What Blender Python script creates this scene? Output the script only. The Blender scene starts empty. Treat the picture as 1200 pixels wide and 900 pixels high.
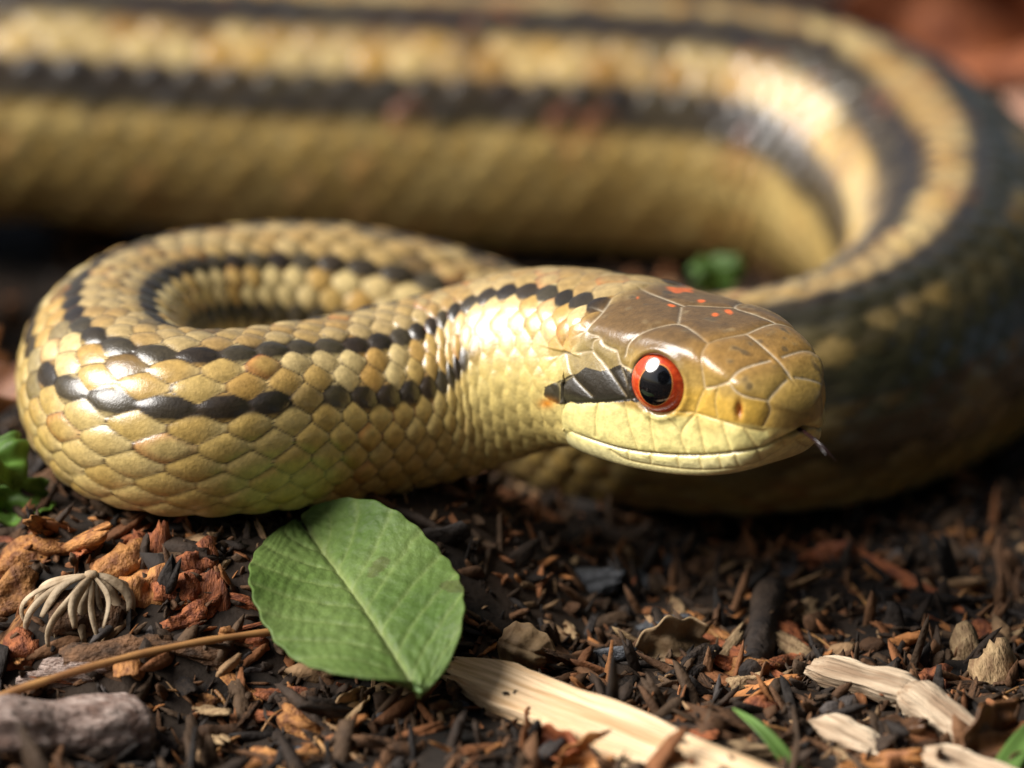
import bpy, math, random
import numpy as np
from mathutils import Vector
from mathutils.bvhtree import BVHTree

random.seed(7)
RNG = np.random.default_rng(7)
U = 0.01                      # everything below is modelled in centimetres, written in metres
SC = bpy.context.scene

# ------------------------------------------------------------------ camera, world, sun, exposure
FPX, PITCH, DF, Z_EYE = 5392.0, math.radians(20.0), 39.5, 2.6
FWD = np.array([0, math.cos(PITCH), -math.sin(PITCH)])
UPV = np.array([0, math.sin(PITCH), math.cos(PITCH)])
RGT = np.array([1.0, 0, 0])
CAM = np.array([0, 0, Z_EYE]) - DF * FWD
cd = bpy.data.cameras.new('camera'); cam = bpy.data.objects.new('camera', cd)
SC.collection.objects.link(cam); SC.camera = cam
cam.location = CAM * U
cam.rotation_euler = (math.pi / 2 - PITCH, 0, 0)
cd.sensor_width = 22.3
cd.lens = 22.3 * FPX / 1200.0
cd.clip_start, cd.clip_end = 0.005, 100.0
cd.dof.use_dof = True
cd.dof.focus_distance = (DF + 0.45) * U
cd.dof.aperture_fstop = 8.2
cd.dof.aperture_blades = 0

SUN_DIR = np.array([-0.71, -0.14, 0.68]); SUN_DIR /= np.linalg.norm(SUN_DIR)   # towards the light
sun_el = math.asin(SUN_DIR[2]); sun_az = math.atan2(SUN_DIR[0], SUN_DIR[1])
w = bpy.data.worlds.new('World'); SC.world = w; w.use_nodes = True
nt = w.node_tree
sky = nt.nodes.new('ShaderNodeTexSky'); sky.sky_type = 'NISHITA'; sky.sun_disc = False
sky.sun_elevation = sun_el; sky.sun_rotation = sun_az
sky.air_density = 1.0; sky.dust_density = 4.0; sky.ozone_density = 0.6
nt.links.new(sky.outputs[0], nt.nodes['Background'].inputs[0])
nt.nodes['Background'].inputs[1].default_value = 0.05
sl = bpy.data.lights.new('sun', 'SUN'); so = bpy.data.objects.new('sun', sl); SC.collection.objects.link(so)
sl.energy = 5.0; sl.angle = math.radians(42); sl.color = (1.0, 0.965, 0.92)
so.rotation_euler = Vector(SUN_DIR).to_track_quat('Z', 'Y').to_euler()
so.location = SUN_DIR * 2
SC.view_settings.view_transform = 'Standard'; SC.view_settings.look = 'None'
SC.view_settings.exposure = 0.4; SC.view_settings.gamma = 1.0

# ------------------------------------------------------------------ helpers
def unit(v): v = np.asarray(v, float); return v / np.linalg.norm(v)
def P(px, py, d=0.0):
    D = DF + d
    return CAM + D * (FWD + (px - 600) / FPX * RGT - (py - 450) / FPX * UPV)
def PZ(px, py, z):
    D = (CAM[2] - z) / (math.sin(PITCH) + (py - 450) / FPX * math.cos(PITCH))
    return P(px, py, D - DF)
def project(pts):
    r = pts - CAM; D = r @ FWD
    return np.stack([600 + FPX * (r @ RGT) / D, 450 - FPX * (r @ UPV) / D], 1), D
def sstep(a, b, x): t = np.clip((x - a) / (b - a), 0, 1); return t * t * (3 - 2 * t)

class Noise:                                   # smooth band noise from random sine waves
    def __init__(self, seed, n=14, dim=3):
        r = np.random.default_rng(seed); k = r.normal(size=(n, dim)); self.k = k / np.linalg.norm(k, axis=1, keepdims=True) * r.uniform(.6, 1.6, (n, 1))
        self.p = r.uniform(0, 6.28, n); self.n = n
    def __call__(self, x, scale):
        out = np.zeros(len(x))
        for k, p in zip(self.k, self.p): out += np.sin((x @ k) * scale + p)
        return out / math.sqrt(self.n / 2) / 2
NZ = [Noise(i) for i in range(6)]

def mesh_obj(name, V, F, mat, parent=None, smooth=True, col=None, link=True):
    me = bpy.data.meshes.new(name)
    V = np.asarray(V, np.float64) * U
    me.vertices.add(len(V)); me.vertices.foreach_set('co', V.astype(np.float32).ravel())
    if isinstance(F, np.ndarray):
        n, k = F.shape
        me.loops.add(n * k); me.loops.foreach_set('vertex_index', F.astype(np.int32).ravel())
        me.polygons.add(n); me.polygons.foreach_set('loop_start', np.arange(0, n * k, k, dtype=np.int32))
    else:
        tot = np.array([len(f) for f in F]); flat = np.concatenate([np.asarray(f) for f in F])
        me.loops.add(len(flat)); me.loops.foreach_set('vertex_index', flat.astype(np.int32))
        me.polygons.add(len(F)); me.polygons.foreach_set('loop_start', np.concatenate([[0], np.cumsum(tot)[:-1]]).astype(np.int32))
    me.update(calc_edges=True)
    me.polygons.foreach_set('use_smooth', np.full(len(me.polygons), smooth))
    if col is not None:
        a = me.color_attributes.new('pigment', 'FLOAT_COLOR', 'POINT')
        c = np.ones((len(V), 4), np.float32); c[:, :3] = col; a.data.foreach_set('color', c.ravel())
    me.materials.append(mat)
    o = bpy.data.objects.new(name, me)
    if link: SC.collection.objects.link(o)
    if parent: o.parent = parent
    return o
def tag(o, label, cat, group=None, kind=None):
    o['label'] = label; o['category'] = cat
    if group: o['group'] = group
    if kind: o['kind'] = kind
    return o

def mat(name, color=None, attr=False, rough=.6, spec=.4, var=.25, scale=300, bump=.0, bscale=900, coat=0, stretch=(1, 1, 1), color2=None, sss=0, translucent=0):
    m = bpy.data.materials.new(name); m.use_nodes = True
    N, L = m.node_tree.nodes, m.node_tree.links
    b = N['Principled BSDF']
    tc = N.new('ShaderNodeTexCoord'); mp = N.new('ShaderNodeMapping'); mp.inputs['Scale'].default_value = stretch
    L.new(tc.outputs['Object'], mp.inputs['Vector'])
    nz = N.new('ShaderNodeTexNoise'); nz.inputs['Scale'].default_value = scale; nz.inputs['Detail'].default_value = 5
    L.new(mp.outputs[0], nz.inputs['Vector'])
    mix = N.new('ShaderNodeMix'); mix.data_type = 'RGBA'
    if attr:
        at = N.new('ShaderNodeAttribute'); at.attribute_name = 'pigment'
        mr = N.new('ShaderNodeMapRange'); mr.inputs[1].default_value = .25; mr.inputs[2].default_value = .75
        mr.inputs[3].default_value = 1 - var; mr.inputs[4].default_value = 1 + var
        L.new(nz.outputs[0], mr.inputs[0])
        mix.blend_type = 'MULTIPLY'; mix.inputs[0].default_value = 1
        L.new(at.outputs['Color'], mix.inputs[6]); L.new(mr.outputs[0], mix.inputs[7])
    else:
        c2 = color2 or tuple(c * (1 - 2 * var) for c in color)
        rp = N.new('ShaderNodeValToRGB'); rp.color_ramp.elements[0].position = .35; rp.color_ramp.elements[1].position = .65
        rp.color_ramp.elements[0].color = (*c2, 1); rp.color_ramp.elements[1].color = (*color, 1)
        L.new(nz.outputs[0], rp.inputs[0])
        oi = N.new('ShaderNodeObjectInfo'); mr = N.new('ShaderNodeMapRange')
        mr.inputs[3].default_value = .65; mr.inputs[4].default_value = 1.3
        L.new(oi.outputs['Random'], mr.inputs[0])
        mix.blend_type = 'MULTIPLY'; mix.inputs[0].default_value = 1
        L.new(rp.outputs[0], mix.inputs[6]); L.new(mr.outputs[0], mix.inputs[7])
    L.new(mix.outputs[2], b.inputs['Base Color'])
    b.inputs['Roughness'].default_value = rough
    b.inputs['Specular IOR Level'].default_value = spec
    b.inputs['Coat Weight'].default_value = coat; b.inputs['Coat Roughness'].default_value = .12
    if sss:
        b.inputs['Subsurface Weight'].default_value = sss; b.inputs['Subsurface Radius'].default_value = (1, .5, .2); b.inputs['Subsurface Scale'].default_value = .0008
    if bump:
        n2 = N.new('ShaderNodeTexNoise'); n2.inputs['Scale'].default_value = bscale; n2.inputs['Detail'].default_value = 4
        L.new(mp.outputs[0], n2.inputs['Vector'])
        bp = N.new('ShaderNodeBump'); bp.inputs['Strength'].default_value = bump; bp.inputs['Distance'].default_value = .0006
        L.new(n2.outputs[0], bp.inputs['Height']); L.new(bp.outputs[0], b.inputs['Normal'])
    if translucent:
        tr = N.new('ShaderNodeBsdfTranslucent'); ms = N.new('ShaderNodeMixShader'); ms.inputs[0].default_value = translucent
        L.new(mix.outputs[2], tr.inputs[0]); L.new(b.outputs[0], ms.inputs[1]); L.new(tr.outputs[0], ms.inputs[2])
        L.new(ms.outputs[0], N['Material Output'].inputs[0])
    return m

# ------------------------------------------------------------------ the snake's centre line
YAW = math.radians(50)
HF = np.array([math.cos(YAW), -math.sin(YAW), 0])        # where the snout points
HR = np.array([HF[1], -HF[0], 0])                        # the snake's right, towards the camera
HU = np.array([0, 0, 1.0])
EYE = P(771, 450, 0)
Q0 = EYE - HR * 0.72 + HF * 1.08                          # head axis at the snout, eye height
ZC = -0.2
def O_head(t): return Q0 - HF * t + HU * ZC

ctrl = [O_head(1.6), O_head(2.1), O_head(2.5),
        P(628, 426, 2.05), P(545, 449, 2.35), P(445, 473, 2.1), P(340, 493, 1.6), P(240, 504, 1.1), P(165, 497, 1.2),
        P(128, 462, 2.0), P(135, 415, 3.1), P(190, 385, 4.0), P(270, 370, 4.5), P(355, 366, 4.75), P(445, 377, 4.8),
        P(540, 412, 4.9), P(640, 455, 4.75), P(740, 475, 4.35), P(840, 480, 3.8), P(940, 472, 4.1), P(1040, 438, 5.0),
        P(1105, 392, 6.0), P(1130, 335, 7.4), P(1112, 275, 9.0), P(1050, 215, 10.4), P(950, 175, 11.2), P(800, 156, 11.5),
        P(600, 147, 11.5), P(400, 139, 11.5), P(200, 129, 11.5), P(0, 116, 11.5), (-7.6, 11.9, 1.3), (-9.0, 11.2, 1.28), (-9.2, 9.8, 1.22), (-7.7, 8.6, 1.15), (-6.7, 7.2, 1.1), (-6.7, 5.9, 1.0), (-7.6, 4.8, .85), (-9.4, 4.4, .65), (-11.5, 4.8, .45), (-13.5, 5.6, .28), (-15, 6, .15), (-16, 6.4, .12)]  # unseen tail past the left edge, routed to throw shade into the gap
rad_c = [.84, .84, .86, .87, .86, .84, .84, .84, .84, .84, .84, .84, .85, .86, .88,
         .92, .97, 1.02, 1.05, 1.10, 1.16, 1.24, 1.30, 1.35, 1.39, 1.42, 1.43, 1.43, 1.43, 1.43, 1.42, 1.38, 1.32, 1.26, 1.20, 1.12, 1.02, .88, .68, .48, .30, .15, .06]
roll_c = [0, 0, 0, 0, 4, 6, 4, 0, 0, 0, 4, 8, 12, 14, 14, 10, 4, 0, 0, 0, 4, 8, 10, 10, 6, 2] + [0] * 17   # degrees, dorsal leaning to the inside of the bend
C = np.array(ctrl)
def catmull(C, extra, n=60):
    out, ex = [], []
    for i in range(1, len(C) - 2):
        p0, p1, p2, p3 = C[i - 1], C[i], C[i + 1], C[i + 2]
        for t in np.arange(n) / n:
            out.append(.5 * ((2 * p1) + (-p0 + p2) * t + (2 * p0 - 5 * p1 + 4 * p2 - p3) * t * t + (-p0 + 3 * p1 - 3 * p2 + p3) * t ** 3))
            ex.append(extra[i] * (1 - t) + extra[i + 1] * t)
    return np.array(out), np.array(ex)
exin = np.array(list(zip(rad_c, roll_c)), float)
cp, ce = catmull(C, exin)
hd = np.arange(0, 2.1, .02)
path = np.vstack([[O_head(t) for t in hd], cp]); pex = np.vstack([np.tile([.8, 0], (len(hd), 1)), ce])
ds = np.concatenate([[0], np.cumsum(np.linalg.norm(np.diff(path, axis=0), axis=1))])
SD = np.arange(0, ds[-1], .02)
PA = np.stack([np.interp(SD, ds, path[:, k]) for k in range(3)], 1)
EX = np.stack([np.interp(SD, ds, pex[:, k]) for k in range(2)], 1)
def smooth(a, sig):
    n = int(sig * 3); k = np.exp(-.5 * (np.arange(-n, n + 1) / sig) ** 2); k /= k.sum()
    return np.stack([np.convolve(np.pad(a[:, j], n, 'reflect', reflect_type='odd'), k, 'valid') for j in range(a.shape[1])], 1)
PS = smooth(PA, 24); wgt = sstep(1.9, 2.6, SD)[:, None]
PA = PA * (1 - wgt) + PS * wgt; EX = smooth(EX, 25)
S_END = SD[-1]

# rings: dense at the head, medium over the front loop, coarser behind
a = np.linspace(0.012, 1, 64)
s1 = .4 * (1 - np.cos(a * math.pi / 2))
s2 = np.arange(.411, 2.8, .0105)
s3 = np.arange(2.8, 15.5, .021)
s4 = np.arange(15.5, S_END - .1, .08)
S = np.concatenate([s1, s2, s3, s4]); NR = len(S); NT = 480
TH = np.linspace(-math.pi, math.pi, NT, endpoint=False)
OO = np.stack([np.interp(S, SD, PA[:, k]) for k in range(3)], 1)
TG = np.gradient(PA, .02, axis=0); TG = np.stack([np.interp(S, SD, TG[:, k]) for k in range(3)], 1)
FW = -TG / np.linalg.norm(TG, axis=1, keepdims=True)
RT = np.cross(FW, [0, 0, 1.0]); RT /= np.linalg.norm(RT, axis=1, keepdims=True)
UP = np.cross(RT, FW)
RAD = np.interp(S, SD, EX[:, 0]); ROLL = np.radians(np.interp(S, SD, EX[:, 1]))
# lean towards the inside of the bend
curv = np.gradient(FW, S, axis=0); inside = np.sign(np.sum(-curv * RT, axis=1)) * -1
lean = smooth((ROLL * -inside)[:, None], 12)[:, 0]
cR, sR = np.cos(lean)[:, None], np.sin(lean)[:, None]
RT2, UP2 = RT * cR - UP * sR, RT * sR + UP * cR

# ------------------------------------------------------------------ head sections
KA = np.array([0, 36, 64, 90, 112, 136, 180.])
kt = np.array([0, .15, .4, .7, 1.05, 1.5, 2.0, 2.4, 4.0])
K = dict(
 zt=[.10, .18, .29, .40, .43, .44, .44, .45, .5], wb=[.37, .41, .48, .54, .62, .64, .65, .63, .6], zb=[.05, .11, .22, .33, .37, .34, .30, .27, .3],
 we=[.40, .46, .54, .60, .68, .76, .80, .78, .7], ze=[-.05, -.03, .02, .04, .01, -.02, -.05, -.05, -.05],
 w3=[.42, .48, .56, .63, .72, .81, .87, .85, .8], z3=[-.2, -.22, -.26, -.3, -.34, -.36, -.36, -.36, -.3],
 wm=[.40, .46, .55, .63, .72, .81, .86, .83, .7], zm=[-.33, -.40, -.5, -.58, -.64, -.69, -.70, -.66, -.6],
 wj=[.30, .37, .47, .55, .62, .69, .72, .69, .6], zj=[-.44, -.53, -.68, -.78, -.85, -.90, -.92, -.90, -.8],
 zbm=[-.46, -.56, -.72, -.83, -.90, -.95, -.98, -.99, -1.0])
tt = np.arange(-.2, 4.0, .01)
KT = {}
for k, v in K.items():
    ext = np.interp(np.clip(tt, 0, 4), kt, v); KT[k] = smooth(ext[:, None], 11)[:, 0]
def kk(k, t): return np.interp(t, tt, KT[k])
q = np.sqrt(np.clip(1 - (1 - np.minimum(S / .36, 1)) ** 2, 0, 1))
zero = np.zeros(NR); ZT = -.14
pts = [(zero, kk('zt', S)), (kk('wb', S), kk('zb', S)), (kk('we', S), kk('ze', S)), (kk('w3', S), kk('z3', S)), (kk('wm', S), kk('zm', S)), (kk('wj', S), kk('zj', S)), (zero, kk('zbm', S))]
full = [(-x, z) for x, z in pts[1:6]][::-1] + pts            # -136 .. 0 .. 180
ang = np.radians(np.concatenate([-KA[1:6][::-1], KA]))
order = np.argsort(ang); ang = ang[order]; full = [full[i] for i in order]
X = np.array([f[0] * q for f in full]); Z = np.array([ZT + (f[1] - ZT) * q for f in full])
def per_spline(y, th):                                       # periodic cubic hermite in the angle
    n = len(ang); A = np.concatenate([ang - 2 * math.pi, ang, ang + 2 * math.pi]); Y = np.concatenate([y, y, y])
    d = np.empty_like(Y); d[1:-1] = (Y[2:] - Y[:-2]) / (A[2:] - A[:-2])[:, None]; d[0] = d[1]; d[-1] = d[-2]
    i = np.searchsorted(A, th, 'right') - 1; h = A[i + 1] - A[i]; u = ((th - A[i]) / h)[:, None]; h = h[:, None]
    return Y[i] * (2 * u ** 3 - 3 * u ** 2 + 1) + d[i] * h * (u ** 3 - 2 * u ** 2 + u) + Y[i + 1] * (-2 * u ** 3 + 3 * u ** 2) + d[i + 1] * h * (u ** 3 - u ** 2)
HX = per_spline(X, TH).T; HZ = per_spline(Z, TH).T - ZC       # (NR, NT), relative to the ring centre
cx = RAD[:, None] * np.sin(TH) * .98; cz = RAD[:, None] * np.cos(TH)
cz = np.where(cz < -.72 * RAD[:, None], -.72 * RAD[:, None] + (cz + .72 * RAD[:, None]) * .55, cz)
bw = sstep(2.05, 3.5, S)[:, None]
LX = HX * (1 - bw) + cx * bw; LZ = HZ * (1 - bw) + cz * bw
BASE = OO[:, None, :] + LX[..., None] * RT2[:, None, :] + LZ[..., None] * UP2[:, None, :]

def grid_normals(G):
    du = np.gradient(G, axis=0); dv = (np.roll(G, -1, 1) - np.roll(G, 1, 1)) / 2
    n = np.cross(dv, du); l = np.linalg.norm(n, axis=2, keepdims=True); l[l == 0] = 1
    return n / l
NB = grid_normals(BASE)
rad_dir = BASE - OO[:, None, :]
if np.sum(NB * rad_dir) < 0: NB = -NB

# ------------------------------------------------------------------ body scales
SG, TT = np.meshgrid(S, np.degrees(TH), indexing='ij')
DT = 12.0
Ls = np.interp(SD, [0, 2.0, 3.0, 5.5, 12, 20, S_END], [.16, .17, .22, .285, .30, .40, .46])
CUM = np.concatenate([[0], np.cumsum(.02 / Ls[:-1])]); UU = np.interp(S, SD, CUM)[:, None] + 0 * TT
best = np.full(SG.shape, -9.0); bd = np.ones(SG.shape); bi = np.zeros(SG.shape, int); bj = np.zeros(SG.shape, int); ba = np.zeros(SG.shape); second = np.full(SG.shape, -.6)
i0 = np.floor(TT / DT).astype(int)
for di in (-1, 0, 1, 2):
    i = i0 + di; b = (TT / DT - i) / .90; off = .5 * (i & 1)
    j0 = np.floor(UU - off).astype(int)
    for dj in (0, 1):
        j = j0 + dj; aa = (UU - off - j) / .60
        d = (np.abs(aa) ** 1.65 + np.abs(b) ** 1.65) ** (1 / 1.65)
        h = np.where(d < 1, (1 - d ** 2.6) + .45 * aa * (d < 1), -9.0)
        m = (h > best) & (np.abs(i) <= 11)
        second = np.maximum(second, np.where(m, best, np.where(np.abs(i) <= 11, h, -9))); best = np.where(m, h, best); bd = np.where(m, d, bd); bi = np.where(m, i, bi); bj = np.where(m, j, bj); ba = np.where(m, aa, ba)
crease = np.exp(-np.clip(best - second, 0, 5) / .15); best = np.clip(best, -.25, 2)
belly = np.abs(TT) > 11.4 * DT
uf = (UU + .25) % 1.0
bh = .75 * np.clip(uf * 1.15, 0, 1) * sstep(1.0, .93, uf)
best = np.where(belly, np.maximum(bh, best * (np.abs(TT) < 12 * DT)), best)
hash_ = lambda i, j, k: (np.sin(i * 127.1 + j * 311.7 + k * 74.7) * 43758.5453) % 1.0
h1, h2, h3 = hash_(bi, bj, 1), hash_(bi, bj, 2), hash_(bi, bj, 3)
amp = (.016 + .022 * sstep(3.0, 5.0, S) * (RAD / .84))[:, None] * (.75 + .5 * h3)
sw = sstep(1.98, 2.25, SG) * np.where(np.abs(TT) > 60, sstep(2.25, 2.7, SG), 1)     # scales start behind the head shields
disp = sw * amp * best

# pigment of the scales
def lin(r, g, b): return np.array([r, g, b], float)
tan, ochre, pale, flank, belly_c, skin, red, black = lin(.56, .39, .13), lin(.48, .265, .065), lin(.72, .58, .28), lin(.48, .34, .105), lin(.66, .56, .28), lin(.05, .033, .02), lin(.42, .10, .025), lin(.012, .011, .011)
ai = np.abs(bi)
col = np.empty(SG.shape + (3,)); col[:] = tan
mixc = lambda c, t, w: c * (1 - w[..., None]) + t * w[..., None]
col = mixc(col, ochre, h1 * .9)
col = mixc(col, pale, ((h2 > .60) * .65))
col = mixc(col, lin(.74, .58, .28), sstep(-.05, -.75, ba) * .45 * sstep(18, 14, SG))
col = mixc(col, lin(.44, .25, .06), .55 * sstep(15, 22, SG) * (.6 + .4 * h1))
col = mixc(col, lin(.17, .075, .022), .72 * sstep(15, 20, SG) * (hash_(bi, bj // 2, 5) > .52) * np.where(ai >= 6, 1, .5))
col = mixc(col, lin(.33, .18, .055), .45 * sstep(17, 22, SG) * (ai >= 6))
col = mixc(col, lin(.60, .46, .20), .6 * sstep(15, 20, SG) * (hash_(bi, bj // 2, 6) > .74))
fl = (ai >= 6).astype(float); col = mixc(col, flank, fl * .65)
col = mixc(col, pale, fl * sstep(.2, -.8, ba) * .5)
col = mixc(col, lin(.36, .24, .10), (ai <= 1) * (.6 - .5 * sstep(17, 22, SG)))
stripe = (ai == 2) | (ai == 5)
edge = ((ai == 1) | (ai == 3)) & (h1 > .86) & (SG > 6)
edge2 = ((ai == 6)) & (h2 > .90) & (SG > 3)
start5 = np.where(ai == 5, sstep(3.3, 3.9, SG), 1) * np.where(ai == 2, sstep(1.95, 2.1, SG), 1)
blk = (stripe * start5) * np.where((ai == 5) & (h3 > .96) & (SG < 14), .4, 1.0)
far = sstep(13, 16, SG)
band = (np.exp(-((np.abs(TT) - 24 + 2 * far) / (4.6 + 7.4 * far)) ** 4) + np.exp(-((np.abs(TT) - 61 - 4 * far) / (4.6 + 5.2 * far)) ** 4)) * sstep(3.3, 4.2, SG)
blk = blk * np.exp(-(np.minimum(np.abs(np.abs(TT) - 24), np.abs(np.abs(TT) - 60)) / 7.6) ** 6)
blk = np.maximum(blk, band * np.where(SG < 13, .85 * (h1 > .4), 1.0))
col = mixc(col, black, np.clip(blk * 1.25, 0, 1) * (.97 - .06 * h2))
col = mixc(col, black, (edge | edge2) * .6)
col = mixc(col, red, ((h3 > .93) & ~stripe) * .45 * sstep(.3, .9, bd))
col = mixc(col, skin, sstep(.84, 1.0, bd) * np.where(belly, 0, 1) * (.85 - .35 * sstep(8, 6, ai.astype(float)) * 0) * (1 - .55 * sstep(85, 125, np.abs(TT))))
col = mixc(col, skin, crease * (~belly) * sstep(2.6, 5.0, SG) * .85 * (1 - .45 * sstep(85, 125, np.abs(TT))))
col = mixc(col, mixc(col, red, np.full(SG.shape, .7)), (sstep(.85, 1, bd) * (hash_(bi // 2, bj // 3, 9) > .8)) * (~belly) * .6)
coil_shade = sstep(15.0, 17.5, SG) * sstep(33, 29, SG) * sstep(-14, -22, TT) * sstep(-128, -100, TT)  # shade of the near coil, put into the scale colour as dark mottling
col = mixc(col, lin(.030, .026, .012), coil_shade * np.where(h2 > .22, .95, .6))
bl = sstep(10.8 * DT, 11.7 * DT, np.abs(TT))
col = mixc(col, belly_c * 1.0, bl)
col = mixc(col, lin(.40, .30, .14), bl * sstep(.90, .99, uf) * .8)
neck_y = sstep(45, 85, np.abs(TT)) * sstep(5.4, 3.2, SG)
col = mixc(col, lin(.70, .55, .19), neck_y * .8 * (1 - blk))

# ------------------------------------------------------------------ head shields: seams traced on the photograph, laid on the head's surface
hm = S < 3.0; nh = int(hm.sum())
hstep = 4
bs = BASE[:nh:2, ::hstep]; na, nb_ = bs.shape[:2]
fv = bs.reshape(-1, 3)
ff = [(i * nb_ + j, i * nb_ + (j + 1) % nb_, (i + 1) * nb_ + (j + 1) % nb_, (i + 1) * nb_ + j) for i in range(na - 1) for j in range(nb_)]
bvh = BVHTree.FromPolygons([tuple(v) for v in fv], ff)
def cast(x, y):
    d = unit(P(x, y) - CAM); r = bvh.ray_cast(Vector(CAM), Vector(d))
    if r[0] is None:
        r = bvh.find_nearest(Vector(P(x, y, 0)))
    return np.array(r[0])
Z1 = lambda p: (560 + p[0] / 2.727, 270 + p[1] / 2.727)
def loc(p):                                                    # world -> head (t, lateral, up)
    r = p - Q0; return np.stack([-(r @ HF), r @ HR, r @ HU], -1)
MID = [[(470, 165), (510, 180), (560, 215), (650, 240)], [(860, 325), (895, 365), (935, 412), (990, 475)]]
TOPS = [[(650, 240), (645, 270), (640, 293)],
 [(468, 400), (480, 360), (515, 328), (570, 305), (640, 294), (690, 318), (735, 355)],
 [(735, 355), (780, 340), (860, 325)],
 [(735, 355), (715, 390), (712, 430), (718, 480), (722, 505)],
 [(935, 412), (870, 430), (830, 450), (800, 485)],
 [(722, 505), (760, 500), (800, 485)],
 [(800, 485), (820, 515), (860, 535), (928, 545)],
 [(990, 475), (960, 505), (930, 545), (935, 580), (915, 625)],
 [(440, 385), (400, 365), (385, 340), (345, 318), (400, 255), (430, 215)],
 [(345, 318), (285, 350), (230, 345)], [(285, 350), (280, 395), (300, 465), (360, 530)], [(385, 345), (365, 355), (365, 385), (410, 440), (470, 530)],
 [(440, 385), (455, 430), (490, 445)], [(455, 440), (475, 490)], [(280, 395), (365, 385)], [(190, 480), (262, 400), (280, 395)], [(190, 480), (255, 490), (262, 550)], [(255, 490), (300, 465)],
 [(230, 345), (200, 400), (262, 400)], [(345, 318), (300, 290), (240, 300), (230, 345)], [(300, 290), (340, 250), (400, 255)], [(240, 300), (180, 330), (160, 390), (200, 400)], [(240, 300), (260, 255), (340, 250)]]
LIPS = [[(722, 505), (705, 540), (692, 582)], [(765, 500), (755, 545), (762, 598)], [(640, 580), (692, 585), (775, 610), (850, 632), (915, 645)],
 [(210, 545), (262, 550), (390, 550), (470, 540), (500, 535)],
 [(380, 550), (370, 600), (372, 660)], [(465, 545), (478, 620), (505, 700)], [(550, 590), (548, 630), (562, 708)],
 [(692, 585), (645, 650), (662, 715)], [(612, 605), (645, 650)], [(698, 600), (708, 650), (722, 715)], [(775, 612), (785, 650), (805, 710)], [(850, 635), (870, 665), (895, 700)], [(500, 535), (530, 575)],
 [(420, 705), (470, 735), (550, 752), (680, 768), (800, 766), (890, 748), (960, 712), (1030, 665)],
 [(545, 715), (550, 750)], [(630, 722), (640, 762)], [(700, 722), (714, 767)], [(762, 718), (778, 766)], [(815, 712), (836, 762)], [(892, 702), (908, 742)], [(470, 702), (480, 738)], [(975, 668), (985, 695)]]
MOUTH = [[(225, 575), (250, 605), (290, 645), (370, 676), (450, 700), (550, 715), (680, 722), (800, 715), (900, 700), (960, 675), (1010, 655), (1045, 635)]]
def densify(pl, n=10):
    pl = np.array(pl, float); out = []
    for i in range(len(pl) - 1):
        p0 = pl[max(i - 1, 0)]; p1 = pl[i]; p2 = pl[i + 1]; p3 = pl[min(i + 2, len(pl) - 1)]
        for t in np.arange(n) / n:
            out.append(.5 * ((2 * p1) + (-p0 + p2) * t + (2 * p0 - 5 * p1 + 4 * p2 - p3) * t * t + (-p0 + 3 * p1 - 3 * p2 + p3) * t ** 3))
    return out + [pl[-1]]
def lay(lines, mid=False):
    out = []
    for pl in lines:
        p = loc(np.array([cast(*Z1(c)) for c in densify(pl)]))
        if mid: p[:, 1] = 0
        out.append(p)
    return out
s_top, s_lip, s_mouth, s_mid = lay(TOPS), lay(LIPS), lay(MOUTH), lay(MID, True)
HV = loc(BASE[:nh].reshape(-1, 3)); HVm = HV.copy(); HVm[:, 1] = np.abs(HVm[:, 1])
def seg_dist(V, lines):
    P0 = np.vstack([l[:-1] for l in lines]); P1 = np.vstack([l[1:] for l in lines]); out = np.full(len(V), 9.0)
    E = P1 - P0; L2 = np.maximum((E * E).sum(1), 1e-12)
    for p, e, l in zip(P0, E, L2):
        lo = np.minimum(p, p + e) - .15; hi = np.maximum(p, p + e) + .15
        k = np.nonzero(((V > lo) & (V < hi)).all(1))[0]
        if len(k) == 0: continue
        r = V[k] - p; t = np.clip((r @ e) / l, 0, 1); d = np.linalg.norm(r - t[:, None] * e, axis=1)
        out[k] = np.minimum(out[k], d)
    return out
d_top = seg_dist(HVm, s_top + s_mid); d_lip = seg_dist(HVm, s_lip); d_mouth = seg_dist(HVm, s_mouth)
d_top, d_lip, d_mouth = [np.minimum(d, .15).reshape(nh, NT) for d in (d_top, d_lip, d_mouth)]
d_any = np.minimum(np.minimum(d_top, d_lip), d_mouth)
hw = 1 - sw[:nh]
hdisp = hw * (.012 * (1 - np.exp(-(d_any / .06) ** 2)) - .008 * np.exp(-(d_any / .012) ** 2) - .020 * sstep(2.35, 2.0, SG[:nh]) * np.exp(-(d_mouth / .016) ** 2) - .016)
# eye socket, nostril, notch for the tongue
EN = unit(HR * .86 + HF * .42 + HU * .10)
surf_eye = cast(771, 450); EC = surf_eye - EN * .235; ER = .325
EL = loc(EC); ENl = np.array([-(EN @ HF), EN @ HR, EN @ HU])
rel = HVm - EL; along = rel @ ENl; rho = np.linalg.norm(rel - along[:, None] * ENl, axis=1).reshape(nh, NT); along = along.reshape(nh, NT)
near = along > -.15
hdisp -= near * .22 * sstep(.268, .225, rho)
hdisp += near * .022 * np.exp(-((rho - .30) / .035) ** 2)
px2, _ = project(Q0 + HVm @ np.stack([-HF, HR, HU])); PX = px2[:, 0].reshape(nh, NT); PY = px2[:, 1].reshape(nh, NT)
CX, CY = (PX - 560) * 2.727, (PY - 270) * 2.727
nost = np.exp(-(((CX - 833) / 11) ** 2 + ((CY - 575) / 26) ** 2)); hdisp -= .05 * nost * hw
notch = np.exp(-(((HVm[:, 1].reshape(nh, NT)) / .13) ** 2)) * np.exp(-((d_mouth) / .035) ** 2) * (HVm[:, 0].reshape(nh, NT) < .25); hdisp -= .07 * notch

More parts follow.
